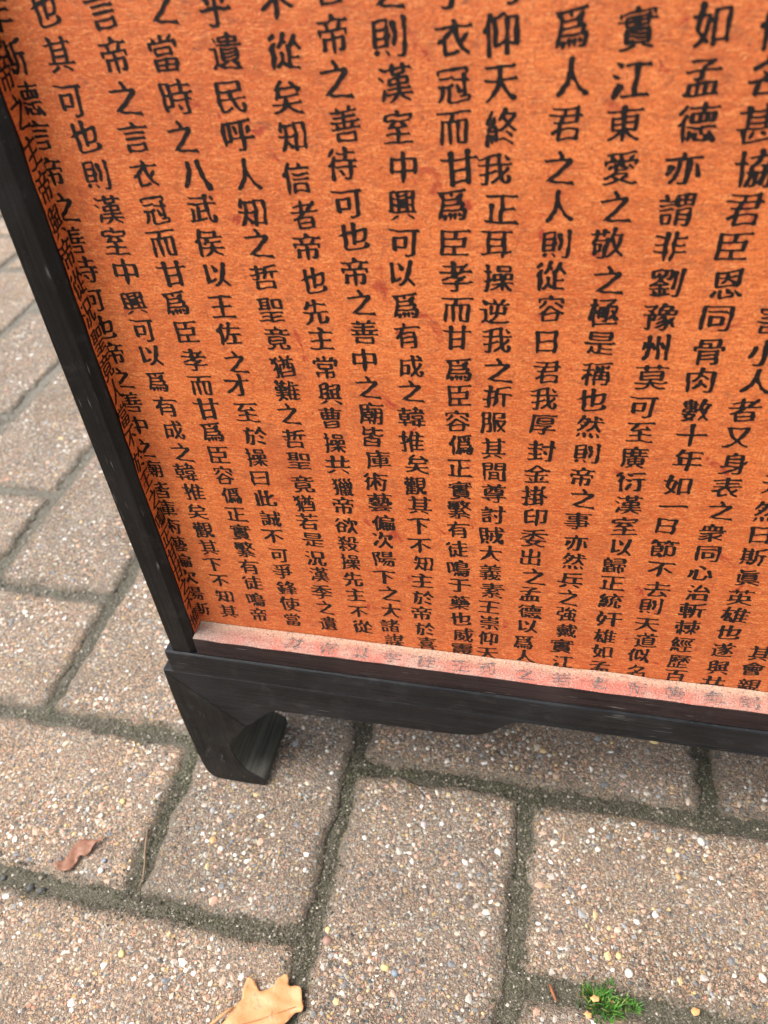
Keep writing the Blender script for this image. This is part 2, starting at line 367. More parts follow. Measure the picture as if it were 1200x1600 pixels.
def blobs(P, R, flat, jitter, rs, base=(ICO_V, ICO_F)):
    """many small stones: P (n,3) centres, R (n,) radii"""
    n = len(P); bv, bf = base
    a = rs.uniform(0, 2 * np.pi, n); asp = rs.uniform(0.62, 1.0, n)
    V = bv[None] * (1 + rs.uniform(-jitter, jitter, (n, len(bv), 1)))
    sx = R; sy = R * asp; sz = R * flat
    V = V * np.stack([sx, sy, sz], -1)[:, None, :]
    c, s = np.cos(a)[:, None], np.sin(a)[:, None]
    V = np.stack([V[..., 0] * c - V[..., 1] * s, V[..., 0] * s + V[..., 1] * c, V[..., 2]], -1) + P[:, None, :]
    F = bf[None] + (np.arange(n) * len(bv))[:, None, None]
    return V.reshape(-1, 3), F.reshape(-1, 3)

def aggregate_mesh(k):
    rs = np.random.default_rng(40 + k)
    n = 1500
    P = np.stack([rs.uniform(-0.0915, 0.0915, n), rs.uniform(-0.0415, 0.0415, n), np.zeros(n)], -1)
    R = np.clip(rs.lognormal(-0.05, 0.42, n), 0.4, 2.5) * MM
    keep = []
    cell = {}
    for i in np.argsort(-R):
        kx, ky = int(P[i, 0] / 0.004), int(P[i, 1] / 0.004); ok = True
        for ax in (-1, 0, 1):
            for ay in (-1, 0, 1):
                for j in cell.get((kx + ax, ky + ay), ()):
                    if (P[i, 0] - P[j, 0]) ** 2 + (P[i, 1] - P[j, 1]) ** 2 < (0.85 * (R[i] + R[j])) ** 2: ok = False; break
        if ok: cell.setdefault((kx, ky), []).append(i); keep.append(i)
    P, R = P[keep], R[keep]
    P[:, 2] = -R * rs.uniform(0.12, 0.34, len(R))
    V, F = blobs(P, R, 0.42, 0.34, rs)
    me = mesh_np('aggregate', V, F, False); me.materials.append(M_PEB)
    return me

NV = 6
PAVERS = [paver_mesh(k) for k in range(NV)]
AGG = [aggregate_mesh(k) for k in range(NV)]

# base sheet for the horizon, with the bedding sand in the joints a little above it
def sheet(name, x0, x1, y0, y1, z, mat, parent=None):
    me = bpy.data.meshes.new(name)
    me.from_pydata([(x0, y0, z), (x1, y0, z), (x1, y1, z), (x0, y1, z)], [], [(0, 1, 2, 3)])
    return link(name, me, mat, parent)
far = NG('far_paving'); fv = far.coord()
brick = far.n('ShaderNodeTexBrick'); brick.inputs['Scale'].default_value = 1.0
brick.inputs['Brick Width'].default_value = 0.2; brick.inputs['Row Height'].default_value = 0.1; brick.inputs['Mortar Size'].default_value = 0.005
brick.inputs['Color1'].default_value = (0.23, 0.17, 0.13, 1); brick.inputs['Color2'].default_value = (0.26, 0.18, 0.135, 1); brick.inputs['Mortar'].default_value = (0.08, 0.08, 0.06, 1)
far.l(fv, brick.inputs['Vector'])
M_FAR = far.out(far.mix(0.5, brick.outputs['Color'], far.ramp(far.noise(fv, 500, 4), [(0.3, (0.12, 0.09, 0.07)), (0.7, (0.36, 0.27, 0.21))])), 0.9, None, 0.2)
ground = sheet('ground', -60, 60, -60, 60, -0.012, M_FAR); ground['kind'] = 'structure'
ground['label'] = 'paved ground stretching away around the cabinet'

pavement = bpy.data.objects.new('pavement', None); C.objects.link(pavement)
pavement['kind'] = 'structure'; pavement['label'] = 'herringbone pavement of pinkish exposed aggregate blocks with mossy joints'

cells = []
for i in range(-26, 22):
    for j in range(-10, 34):
        s = (i + j) % 4
        if s == 1: cells.append(('h', i, j))
        elif s == 3: cells.append(('v', i, j))
def centre(c):
    t, i, j = c
    if t == 'h': x0, x1, y0, y1 = lx(i), lx(i + 2), ly(j), ly(j + 1)
    else: x0, x1, y0, y1 = lx(i), lx(i + 1), ly(j), ly(j + 2)
    return (x0 + x1) / 2, (y0 + y1) / 2, x1 - x0, y1 - y0
cells.sort(key=lambda c: (centre(c)[0] + 0.25) ** 2 + (centre(c)[1] - 0.45) ** 2)
farV, farF = [], []
for q, c in enumerate(cells):
    cx, cy, w, h = centre(c)
    long_, short = (w, h) if c[0] == 'h' else (h, w)
    rz = (0 if c[0] == 'h' else math.pi / 2) + (math.pi if random.random() < 0.5 else 0) + random.gauss(0, 0.004)
    k = random.randrange(NV)
    dz = random.gauss(0, 0.0004)
    if q < 290:
        o = link('paver', PAVERS[k], None, pavement)
        o.location = (cx, cy, dz); o.rotation_euler = (random.gauss(0, 0.003), random.gauss(0, 0.003), rz)
        o.scale = ((long_ - 0.0065) / 0.1935, (short - 0.0065) / 0.0935, 1)
        if q < 130:
            a = link('aggregate', AGG[k], None, o); a['kind'] = 'stuff'
    else:
        hw, hh = w / 2 - 0.0035, h / 2 - 0.0035; b = len(farV)
        for sx, sy in ((-1, -1), (1, -1), (1, 1), (-1, 1)): farV.append((cx + sx * hw, cy + sy * hh, -0.008))
        for sx, sy in ((-1, -1), (1, -1), (1, 1), (-1, 1)): farV.append((cx + sx * (hw - 0.003), cy + sy * (hh - 0.003), dz))
        farF += [(b + 4, b + 5, b + 6, b + 7)] + [(b + i2, b + (i2 + 1) % 4, b + 4 + (i2 + 1) % 4, b + 4 + i2) for i2 in range(4)]
o = link('far_pavers', mesh_np('far_pavers', farV, farF), M_PAVER, pavement); o['kind'] = 'stuff'

# bedding sand and moss between the blocks: a bumpy sheet just under the arrises
nx, ny = 300, 220
gx = np.linspace(-2.6, 2.2, nx); gy = np.linspace(-1.0, 3.4, ny)
X, Y = np.meshgrid(gx, gy, indexing='ij'); Z = -0.0030 + smooth_noise((nx, ny), 4, 5) * 0.0005
idx = np.arange(nx * ny).reshape(nx, ny)
F = np.stack([idx[:-1, :-1], idx[1:, :-1], idx[1:, 1:], idx[:-1, 1:]], -1).reshape(-1, 4)
o = link('joint_sand', mesh_np('joint_sand', np.stack([X, Y, Z], -1).reshape(-1, 3), F, True), M_JOINT, pavement); o['kind'] = 'stuff'

# grains of sand and cushions of moss along the joints that lie near the cabinet
def joint_segments():
    out = []
    for c in cells:
        cx, cy, w, h = centre(c)
        if not (-0.75 < cx < 0.4 and 0.0 < cy < 0.95): continue
        out += [(cx - w / 2, cy - h / 2, cx + w / 2, cy - h / 2), (cx - w / 2, cy - h / 2, cx - w / 2, cy + h / 2)]
    return out
rs = np.random.default_rng(3)
PP, RR = [], []
for (x0, y0, x1, y1) in joint_segments():
    Ls = math.hypot(x1 - x0, y1 - y0); d = math.hypot((x0 + x1) / 2, (y0 + y1) / 2 - 0.2)
    n = int(Ls * (19000 if d < 0.35 else 7000))
    t = rs.uniform(0, 1, n)
    wv = 0.0027 * (1 + 0.35 * np.sin(t * 7 + x0 * 90) + 0.25 * np.sin(t * 19 + y0 * 60))
    off = np.where(rs.uniform(0, 1, n) < 0.8, rs.normal(0, 1, n), rs.normal(0, 2.0, n)) * wv
    nxv, nyv = (0, 1) if abs(x1 - x0) > abs(y1 - y0) else (1, 0)
    x = x0 + (x1 - x0) * t + nxv * off; y = y0 + (y1 - y0) * t + nyv * off
    r = np.clip(rs.lognormal(-0.95, 0.45, n), 0.14, 1.3) * (1.0 if d < 0.35 else 1.5) * MM
    a = np.abs(off) / MM
    z = np.where(a < 2.8, -0.0026, -0.0026 + np.clip((a - 2.8) / 4.8, 0, 1) ** 0.55 * 0.0026) + rs.normal(0, 0.00025, n)
    PP.append(np.stack([x, y, z - 0.0002], -1)); RR.append(r)
PP = np.concatenate(PP); RR = np.concatenate(RR)
V, F = blobs(PP, RR, 0.95, 0.3, rs, (OCT_V, OCT_F))
o = link('joint_grains', mesh_np('joint_grains', V, F, True), M_GRAIN, pavement); o['kind'] = 'stuff'

# the largest stones of the photograph, set in the blocks where they stand
M_P = {k: flat_mat('stone_' + k, c, 0.5, 0.25, 900) for k, c in dict(orange=(0.62, 0.34, 0.16), white=(0.72, 0.68, 0.58), yellow=(0.72, 0.56, 0.24),
        blue=(0.24, 0.29, 0.34), pink=(0.36, 0.21, 0.16), brown=(0.20, 0.14, 0.06), mauve=(0.5, 0.42, 0.42)).items()}
BIG = [(-165, 176.6, 2.9, 'orange'), (-159, 172.6, 2.3, 'white'), (-189.2, 113.4, 2.2, 'yellow'), (-58.8, 131.9, 2.7, 'yellow'), (-53.8, 130.5, 2.2, 'blue'),
       (68.5, 280.1, 4.6, 'yellow'), (-12.1, 198.2, 2.6, 'white'), (91.3, 222.5, 3.0, 'white'), (-90.8, 143.6, 1.8, 'yellow'), (-89.7, 138.3, 3.0, 'pink'),
       (54.3, 151.3, 2.6, 'white'), (49.7, 158, 2.0, 'yellow'), (78.8, 201.3, 2.2, 'orange'), (114, 160.5, 3.0, 'white'), (35.7, 218.5, 2.2, 'white'),
       (39.2, 208.6, 2.0, 'white'), (-53.2, 205.9, 2.2, 'mauve'), (-61, 203.8, 2.0, 'white'), (-243.3, 181.2, 1.8, 'white'), (-234.1, 178.9, 2.0, 'white'),
       (-225.5, 189.1, 2.4, 'yellow'), (-219.5, 149.9, 2.2, 'white'), (-220.1, 155.3, 1.8, 'blue')]
for (x, y, r, mk) in BIG:
    V, F = blobs(np.array([[0, 0, 0.0]]), np.array([r * MM]), 0.55, 0.16, rs)
    bm = bmesh.new(); vs_ = [bm.verts.new(v) for v in V]
    for f in F: bm.faces.new([vs_[i2] for i2 in f])
    bmesh.ops.subdivide_edges(bm, edges=list(bm.edges), cuts=1, use_grid_fill=True)
    bmesh.ops.smooth_vert(bm, verts=list(bm.verts), factor=0.5, use_axis_x=True, use_axis_y=True, use_axis_z=True)
    o = bm_obj('embedded_stone', bm, M_P[mk], pavement, True); o.location = (x * MM, y * MM, -0.0002)

# ------------------------------------------------------------------ brush lettering: each character is traced, inked with a slanted nib and outlined
_cu = bpy.data.curves.new('glyph_source', 'FONT'); _cu.resolution_u = 3
_fo = bpy.data.objects.new('glyph_source', _cu); C.objects.link(_fo)
_dg = bpy.context.evaluated_depsgraph_get()
NGR = 82; PAD = 0.14; SPAN = 1.0 + 2 * PAD

def glyph_mask(ch):
    _cu.body = ch; _dg.update(); eo = _fo.evaluated_get(_dg); me = eo.to_mesh()
    n = len(me.vertices); M = np.zeros((NGR * 2, NGR * 2), bool)
    if n == 0: eo.to_mesh_clear(); return M
    co = np.zeros(n * 3); me.vertices.foreach_get('co', co); co = co.reshape(-1, 3)[:, :2]
    me.calc_loop_triangles(); T = np.zeros(len(me.loop_triangles) * 3, int); me.loop_triangles.foreach_get('vertices', T); T = T.reshape(-1, 3)
    eo.to_mesh_clear()
    S = NGR * 2; P = (co - [0.5, 0.38] + SPAN / 2) / SPAN * S          # the em box is about x 0..1, y -0.12..0.88
    for a, b, c in T:
        p, q, r = P[a], P[b], P[c]
        x0, y0 = np.floor(np.minimum(np.minimum(p, q), r)).astype(int); x1, y1 = np.ceil(np.maximum(np.maximum(p, q), r)).astype(int) + 1
        x0, y0 = max(x0, 0), max(y0, 0); x1, y1 = min(x1, S), min(y1, S)
        if x1 <= x0 or y1 <= y0: continue
        yy, xx = np.mgrid[y0:y1, x0:x1] + 0.5
        e = lambda u, v: (v[0] - u[0]) * (yy - u[1]) - (v[1] - u[1]) * (xx - u[0])
        e0, e1, e2 = e(p, q), e(q, r), e(r, p)
        M[y0:y1, x0:x1] |= ((e0 >= 0) & (e1 >= 0) & (e2 >= 0)) | ((e0 <= 0) & (e1 <= 0) & (e2 <= 0))
    return M

def gblur(A, s):
    k = int(3 * s) + 1; x = np.arange(-k, k + 1); w = np.exp(-x * x / (2 * s * s)); w /= w.sum()
    A = np.apply_along_axis(lambda v: np.convolve(v, w, 'same'), 0, A)
    return np.apply_along_axis(lambda v: np.convolve(v, w, 'same'), 1, A)

def thin(M):
    I = M.astype(np.uint8).copy(); I[0] = I[-1] = 0; I[:, 0] = I[:, -1] = 0
    while True:
        ch = False
        for step in (0, 1):
            P = [np.roll(np.roll(I, dy, 0), dx, 1) for dy, dx in ((1, 0), (1, -1), (0, -1), (-1, -1), (-1, 0), (-1, 1), (0, 1), (1, 1))]
            B = sum(P); Aq = sum(((P[i] == 0) & (P[(i + 1) % 8] == 1)).astype(np.uint8) for i in range(8))
            c1 = (P[0] * P[2] * P[4] if step == 0 else P[0] * P[2] * P[6]) == 0
            c2 = (P[2] * P[4] * P[6] if step == 0 else P[0] * P[4] * P[6]) == 0
            m = (I == 1) & (B >= 2) & (B <= 6) & (Aq == 1) & c1 & c2
            if m.any(): I[m] = 0; ch = True
        if not ch: return I.astype(bool)

N8 = [(-1, -1), (-1, 0), (-1, 1), (0, -1), (0, 1), (1, -1), (1, 0), (1, 1)]
def brush_field(M, seed):
    """re-ink the centre lines of a glyph mask with a pressed, lifted and tapering brush; returns a signed field"""
    S = M.shape[0]; em = S / SPAN
    dens = M.mean(); wk = min(1.0, max(0.76, 1.0 - (dens - 0.11) * 2.2))
    rs_ = np.random.default_rng(seed)
    K = thin(gblur(M.astype(float), 1.0) > 0.5)
    nb = sum(np.roll(np.roll(K, a, 0), b, 1).astype(int) for a, b in N8)
    def trace(y, x, n=60):
        path = [(y, x)]; seen = {(y, x)}
        while len(path) < n:
            nx_ = [(path[-1][0] + a, path[-1][1] + b) for a, b in sorted(N8, key=lambda q: abs(q[0]) + abs(q[1]))]
            nx_ = [q for q in nx_ if K[q] and q not in seen]
            if not nx_: return path, False
            if len(path) > 1 and nb[nx_[0]] > 2: path.append(nx_[0]); return path, True
            seen.update(nx_[:1]); path.append(nx_[0])
        return path, True
    for _ in range(1):                                        # prune spurs
        for y, x in zip(*np.nonzero(K & (nb == 1))):
            p, j = trace(y, x, 12)
            if j and len(p) < 5:
                for q in p[:-1]: K[q] = False
        nb = sum(np.roll(np.roll(K, a, 0), b, 1).astype(int) for a, b in N8)
    ys, xs = np.nonzero(K); n = len(ys)
    D = (ys[:, None] - ys[None]) ** 2 + (xs[:, None] - xs[None]) ** 2
    W = (D < 36).astype(float)
    my = W @ ys / W.sum(1); mx = W @ xs / W.sum(1)
    cyy = W @ (ys ** 2) / W.sum(1) - my ** 2; cxx = W @ (xs ** 2) / W.sum(1) - mx ** 2; cxy = W @ (xs * ys) / W.sum(1) - mx * my
    th = 0.5 * np.arctan2(2 * cxy, cxx - cyy)                  # y is up: th > 0 rises to the right
    vert = np.abs(np.sin(th)) ** 1.5
    R0 = (0.0425 + 0.0300 * vert) * em * wk
    Rr = R0 * (1 + smooth_noise((S, S), 12, seed + 5)[ys, xs] * 0.10)
    index = {(a, b): i for i, (a, b) in enumerate(zip(ys.tolist(), xs.tolist()))}
    stamps = []
    for y, x in zip(*np.nonzero(K & (nb == 1))):
        p, j = trace(y, x, 46)
        m = min(len(p) - 1, 9)
        if m < 2: continue
        dy, dx = p[0][0] - p[m][0], p[0][1] - p[m][1]; L = math.hypot(dy, dx); dy /= L; dx /= L      # points out of the stroke
        a = math.degrees(math.atan2(dy, dx)); r = 0.041 * em * wk; ln = len(p)
        def prof(length, f0, f1, pw=1.0):
            for k, q in enumerate(p[:int(length)]):
                i = index.get(q)
                if i is not None: Rr[i] *= f0 + (f1 - f0) * (k / length) ** pw
        if -22 < a < 28:                                       # right end of a horizontal: press, heel above the line
            e = 6.0 if ln > 14 else 0.0
            prof(8, 1.0, 1.0); stamps += [(y + q * 0.12, x + q, 0.9 * r) for q in np.arange(0, e + 0.1, 1.0)]
            stamps += [(y + e * 0.12 + 0.55 * r, x + e - 0.6 * r, 1.1 * r), (y + e * 0.12 - 0.35 * r, x + e + 0.3 * r, 1.0 * r)]
        elif a > 158 or a < -165:                              # left end of a horizontal: oblique head
            e = 5.0 if ln > 14 else 0.0
            prof(7, 1.0, 0.98); stamps += [(y - q * 0.1, x - q, 0.85 * r) for q in np.arange(0, e + 0.1, 1.0)]
            stamps += [(y - e * 0.1 + 0.45 * r, x - e - 0.3 * r, 0.95 * r), (y - e * 0.1 - 0.2 * r, x - e + 0.7 * r, 0.95 * r)]
        elif -165 <= a < -112:                                 # tip of a left-falling stroke: lifts to a point
            prof(min(26, ln), 0.42, 1.15, 0.8)
            if ln > 14: stamps += [(y + dy * q * 0.8, x + dx * q * 1.1, max(0.42 * r * (1 - q / 9.0), 0.5)) for q in range(1, 8)]
        elif -72 < a <= -22:                                   # right-falling: swells, then a flat foot
            if ln > 16:
                prof(min(22, ln), 1.75, 1.0, 1.1)
                for q in range(1, 9): stamps.append((y - 0.15 * q, x + q * 0.95, r * 1.45 * (1 - q / 9.5) + 0.3))
            else: prof(8, 1.45, 0.8)
        elif -112 <= a <= -72:                                 # foot of a vertical
            prof(14, 0.62 if (seed + y) % 3 else 1.15, 1.0, 0.7)
        elif 65 < a < 118:                                     # head of a vertical: oblique press
            prof(8, 1.25, 1.0); stamps += [(y + 0.2 * r, x - 0.7 * r, 0.95 * r), (y - 0.2 * r, x + 0.3 * r, 1.1 * r)]
        elif 28 <= a <= 65:                                    # head of a left-falling or tip of a rising stroke
            prof(9, 1.25 if ln > 22 else 0.7, 1.0)
        else:                                                  # upper left: hook tips are thin, heads of right-falling strokes thin
            prof(12, 0.5, 1.0)
    # the shoulder where a horizontal turns down is pressed
    ani = np.sqrt((cxx - cyy) ** 2 + 4 * cxy ** 2) / (cxx + cyy + 1e-6)
    corner = (ani < 0.62) & (nb[ys, xs] == 2) & (my < ys) & (mx < xs)
    Rr = np.where(corner, Rr * 1.32, Rr)
    pts = list(zip((ys + 0.0).tolist(), (xs + 0.0).tolist(), Rr.tolist())) + stamps
    Fd = np.full((S, S), -6.0); w = int(0.075 * em) + 2
    gy, gx = np.mgrid[-w:w + 1, -w:w + 1].astype(float)
    for y, x, r in pts:
        iy, ix = int(round(y)), int(round(x))
        if iy < w or ix < w or iy >= S - w or ix >= S - w: continue
        ex = gx + ix - x; ey = gy + iy - y
        u = ex * 0.82 - ey * 0.57; v = ex * 0.57 + ey * 0.82   # slightly flattened nib
        d = r - np.sqrt((u * 0.93) ** 2 + (v * 1.12) ** 2)
        sl = (slice(iy - w, iy + w + 1), slice(ix - w, ix + w + 1))
        np.maximum(Fd[sl], d, out=Fd[sl])
    Fd = np.clip(Fd, -4, 4)
    wx = smooth_noise((S, S), 30, seed) * 2.4; wy = smooth_noise((S, S), 30, seed + 1) * 2.4
    yy, xx = np.mgrid[0:S, 0:S].astype(float); cx = xx - S / 2
    iy = np.clip((yy - 0.125 * cx + 0.0011 * cx * np.abs(cx) + wy).round().astype(int), 0, S - 1); ix = np.clip((xx + wx + cx * (0.10 * (0.5 - yy / S))).round().astype(int), 0, S - 1)
    Fd = gblur(Fd[iy, ix], 0.8)
    return Fd + smooth_noise((S, S), 4, seed + 3) * 0.22 + smooth_noise((S, S), 2, seed + 4) * 0.10


def glyph_shape(ch, seed):
    return brush_field(glyph_mask(ch), seed).reshape(NGR, 2, NGR, 2).mean((1, 3))

def contour_tris(Fd):
    """marching squares with the full cells merged into runs"""
    n = Fd.shape[0]; V = []; T = []
    ins = Fd > 0
    c = ins[:-1, :-1].astype(int) + ins[:-1, 1:] + ins[1:, 1:] + ins[1:, :-1]
    full = c == 4
    for y in range(n - 1):
        row = full[y]; x = 0
        while x < n - 1:
            if row[x]:
                x1 = x
                while x1 < n - 1 and row[x1]: x1 += 1
                b = len(V); V += [(x, y), (x1, y), (x1, y + 1), (x, y + 1)]; T += [(b, b + 1, b + 2), (b, b + 2, b + 3)]; x = x1
            else: x += 1
    ys, xs = np.nonzero((c > 0) & (c < 4))
    for y, x in zip(ys.tolist(), xs.tolist()):
        k = [(x, y), (x + 1, y), (x + 1, y + 1), (x, y + 1)]
        f = [Fd[y, x], Fd[y, x + 1], Fd[y + 1, x + 1], Fd[y + 1, x]]
        poly = []
        for i in range(4):
            j = (i + 1) % 4
            if f[i] > 0: poly.append(k[i])
            if (f[i] > 0) != (f[j] > 0):
                t = f[i] / (f[i] - f[j]); poly.append((k[i][0] + (k[j][0] - k[i][0]) * t, k[i][1] + (k[j][1] - k[i][1]) * t))
        b = len(V); V += poly
        T += [(b, b + i, b + i + 1) for i in range(1, len(poly) - 1)]
    V = (np.array(V, float).reshape(-1, 2) + 0.5) / n * SPAN - SPAN / 2
    return V, np.array(T, int).reshape(-1, 3)

GLYPHS = {}
def glyph(ch, variant=0):
    key = (ch, variant)
    if key not in GLYPHS: GLYPHS[key] = contour_tris(glyph_shape(ch, (ord(ch) * 7 + variant * 131) % 100000))
    return GLYPHS[key]

COLUMNS = [
  (-160.4, '年斯德言帝之善待可也帝之善中之廟皆庫術藝偏次陽斯', [382,371,360,350,340,328,318,307,297,286,276,265,255,244,232,222,210,200,190,179,169,159,147,136]),
  (-145.4, '也其可也則漢室中興可以爲有成之韓推矣觀其下不知其', [384,372,360,350,339,328,318,307,296,286,276,264,253,242,231,221,211,200,190,179,169,159,148,137]),
  (-128.8, '言帝之言衣冠而甘爲臣孝而甘爲臣容僞正實繁有徒鳴帝', [382,371,360,350,339,328,318,308,297,286,274,264,254,242,231,221,211,201,191,181,170,160,148,137]),
  (-113.1, '之當時之八武侯以王佐之才至於操曰此誠不可爭鋒使當', [383,371,360,350,339,329,318,308,296,286,274,265,253,242,232,222,211,200,190,179,169,159,148,137]),
  (-96.5, '乎遺民呼人知之哲聖竟猶難之哲聖竟猶若是況漢季之遺', [382,371,360,351,339,328,319,307,295,284,273,264,254,242,232,220,210,201,191,180,170,159,148,137]),
  (-80.5, '從矣知信者帝也先主常與曹操共獵帝欲殺操先主不從', [372,360,351,338,327,318,306,295,286,274,263,253,241,231,220,211,201,190,179,169,160,148,138]),
  (-65.9, '者帝之善待可也帝之善中之廟皆庫術藝偏次陽下之大諸謀', [386,375,364,353,342,331,321,309,299,289,278,267,256,246,235,224,215,204,195,184,173,162,151,140,131]),
  (-50.5, '則漢室中興可以爲有成之韓推矣觀其下不知主於帝於喜', [374,363,352,342,331,320,310,299,288,276,266,255,245,235,224,215,204,193,183,173,162,152,142,132]),
  (-34.7, '小衣冠而甘爲臣孝而甘爲臣容僞正實繁有徒鳴于藥也威震', [384,373,362,352,342,331,320,309,298,289,276,265,255,245,235,224,215,204,193,182,173,162,151,140,131]),
  (-22.4, '仰天終我正耳操逆我之折服其間尊討賊大義素王崇仰天', [374,363,352,341,330,320,309,298,288,276,267,256,244,234,224,213,202,194,182,171,161,151,141,131]),
  (-6.2, '爲人君之人則從容日君我厚封金掛印委出之孟德以爲人', [375,364,353,340,330,320,310,300,289,277,267,257,245,235,224,214,203,192,182,171,161,152,141,132]),
  (9.6, '實江東愛之敬之極是稱也然則帝之事亦然兵之強戴實江', [375,363,353,341,330,321,309,299,289,277,268,257,245,235,225,214,202,193,182,172,163,152,142,131]),
  (25.8, '如孟德亦謂非劉豫州莫可至廣衍漢室以歸正統奸雄如孟', [375,363,353,342,330,320,309,298,288,277,266,256,245,234,224,213,202,193,184,174,162,151,141,130]),
  (41.6, '備名甚協君臣恩同骨肉數十年如一日節不去則天道似名', [373,363,352,341,331,321,309,299,287,277,265,256,246,234,226,217,205,193,182,172,161,151,141,130]),
  (56.7, '事以荊曹漢人之害小人者又身表之衆同心治斬棘經歷百', [372,362,352,341,331,321,310,299,288,278,267,257,246,235,225,214,204,194,183,173,162,151,140,130]),
  (72.1, '不知其王室之德未改操乃以天然日斯眞英雄也遂與共', [370,361,351,340,331,320,309,298,287,276,265,251,238,224,213,202,192,181,172,163,152,140,130]),
  (86.6, '之善待可也帝臣孝而甘知其下不其會親', [351,340,331,321,310,299,288,277,265,253,239,225,210,193,151,141,130]),
]


def text_mesh(items, place):
    """items: (char, u, v, size_u, size_v, tilt); place maps (u, v) arrays to world points"""
    VV, TT, b = [], [], 0
    for ch, u, v, su, sv, ti in items:
        gv, gt = glyph(ch)
        if len(gt) == 0: continue
        c, s = math.cos(ti), math.sin(ti)
        x = (gv[:, 0] * c - gv[:, 1] * s) * su + u; y = (gv[:, 0] * s + gv[:, 1] * c) * sv + v
        VV.append(place(x, y)); TT.append(gt + b); b += len(gv)
    return mesh_np('text_column', np.concatenate(VV), np.concatenate(TT))

# ------------------------------------------------------------------ the cabinet
XL, XR = -0.1845, 0.4245          # outer faces of the feet
XC = (XL + XR) / 2
YF, YB = 0.2145, 0.5145
ZT = 0.74
cab = bpy.data.objects.new('cabinet', None); C.objects.link(cab); cab.location = (0, 0, 0)
cab['label'] = 'black framed wooden cabinet with orange panel covered in columns of black brush characters'
cab['category'] = 'cabinet'
def mir(x): return 2 * XC - x

# moulded slab under the frame
def slab(x0, x1, y0, y1, z0, z1):
    bm = box_bm(x0, x1, y0, y1, z0, z1, 0.0011, 3); return bm
bm_obj('base_moulding', slab(XL + 0.0047, mir(XL + 0.0047), YF, YB + 0.002, 0.0985, 0.1142), M_BLACK_X, cab)

# feet: hoof shaped, cut away on the inner side
LEG = [(-184.5, 97.6), (-185.1, 80), (-185.3, 60), (-185.0, 40), (-184.2, 24), (-182.6, 12), (-180.2, 4.5), (-177.0, 1.0), (-172.0, 0.1), (-160, 0.0), (-147.2, 0.0), (-146.2, 1.5),
       (-146.2, 6.5), (-147.4, 8.0), (-151, 10.2), (-156.0, 14.0), (-159.4, 20.0), (-161.4, 28.0), (-161.2, 35.5), (-158.6, 41.5), (-154.8, 46.8), (-148.3, 56.7)]
def crom(P, n=4):
    out = []
    for i in range(len(P) - 1):
        a, b, c, d = P[max(i - 1, 0)], P[i], P[i + 1], P[min(i + 2, len(P) - 1)]
        for k in range(n):
            t = k / n
            out.append(tuple(0.5 * (2 * b[j] + (c[j] - a[j]) * t + (2 * a[j] - 5 * b[j] + 4 * c[j] - d[j]) * t * t + (3 * b[j] - a[j] - 3 * c[j] + d[j]) * t ** 3) for j in (0, 1)))
    return out + [P[-1]]
LEG = LEG[:1] + crom(LEG[1:10], 3) + LEG[10:12] + crom(LEG[12:], 4)
def leg_bulge(co):
    t = max(0.0, min(1.0, (0.030 - co.z) / 0.030)); t = t * t * (3 - 2 * t)
    return -0.0022 * t if co.y < YF + 0.02 else 0.0
def leg(flip_x, back):
    pts = [((mir(x * MM) if flip_x else x * MM), z * MM) for x, z in LEG]
    if back: y0, y1, bl = YB - 0.040, YB + 0.0045, None
    else: y0, y1, bl = YF, YF + 0.040, leg_bulge
    bm = prism_bm(pts, y0, y1, 0.0004, bl)
    o = bm_obj('leg', bm, M_LEG, cab); o.data.materials.append(M_CUT)      # the scooped inner face takes a paler grey-green wood
    for f in o.data.polygons:
        c = f.center; xi = abs(c.x - (mir(-0.1600) if flip_x else -0.1600))
        if abs(f.normal.y) < 0.35 and 0.004 < c.z < 0.056 and c.y > YF + 0.0012 and abs(c.x - (mir(XL) if flip_x else XL)) > 0.02: f.material_index = 1; f.use_smooth = True
    return o
for fx in (False, True):
    for bk in (False, True): leg(fx, bk)

AP = [(-184.5, 98.3), (-184.5, 97.8), (-148.3, 56.9), (-143.4, 61.3), (-139.8, 65.4), (-136.0, 69.4), (-132.4, 73.2), (-129.3, 75.4), (-126.6, 76.1), (-124.0, 75.6), (-121, 75.9), (-104, 76.8), (-71, 77.5), (-45, 78.0),
      (-33, 78.9), (-25.5, 80.9), (-19.7, 84.3), (-15.6, 88.6), (-11.8, 92.4), (-8.0, 95.2), (-3.5, 96.3)]
AP = AP[:2] + crom(AP[2:], 3)
pts = [(x * MM, z * MM) for x, z in AP] + [(mir(x * MM), z * MM) for x, z in reversed(AP)]
bm_obj('apron', prism_bm(pts, YF + 0.00025, YF + 0.013, 0.0003), M_BLACK_X, cab)
# side aprons, same profile turned a quarter, slightly proud of the slab
def side_apron(x0, x1):
    y0, y1 = YF + 0.0405, YB - 0.0405
    yc = (y0 + y1) / 2
    half = [(0.0, 98.3), (0.0, 58.0), (6.0, 66.0), (14.0, 75.5), (18.0, 76.0), (70.0, 78.0), (82.0, 82.0), (92.0, 93.5)]
    P = [(y0 + a * MM, z * MM) for a, z in half]; P += [(2 * yc - a, z) for a, z in reversed(P)]
    bm = bmesh.new(); f = [bm.verts.new((x0, a, z)) for a, z in P]; b = [bm.verts.new((x1, a, z)) for a, z in P]
    bm.faces.new(f); bm.faces.new(list(reversed(b)))
    for i in range(len(P)): bm.faces.new((f[(i + 1) % len(P)], f[i], b[i], b[(i + 1) % len(P)]))
    bmesh.ops.recalc_face_normals(bm, faces=bm.faces); bmesh.ops.triangulate(bm, faces=[q for q in bm.faces if len(q.verts) > 4])
    return bm_obj('side_apron', bm, M_LEG, cab)
side_apron(XL, XL + 0.012); side_apron(mir(XL + 0.012), mir(XL))

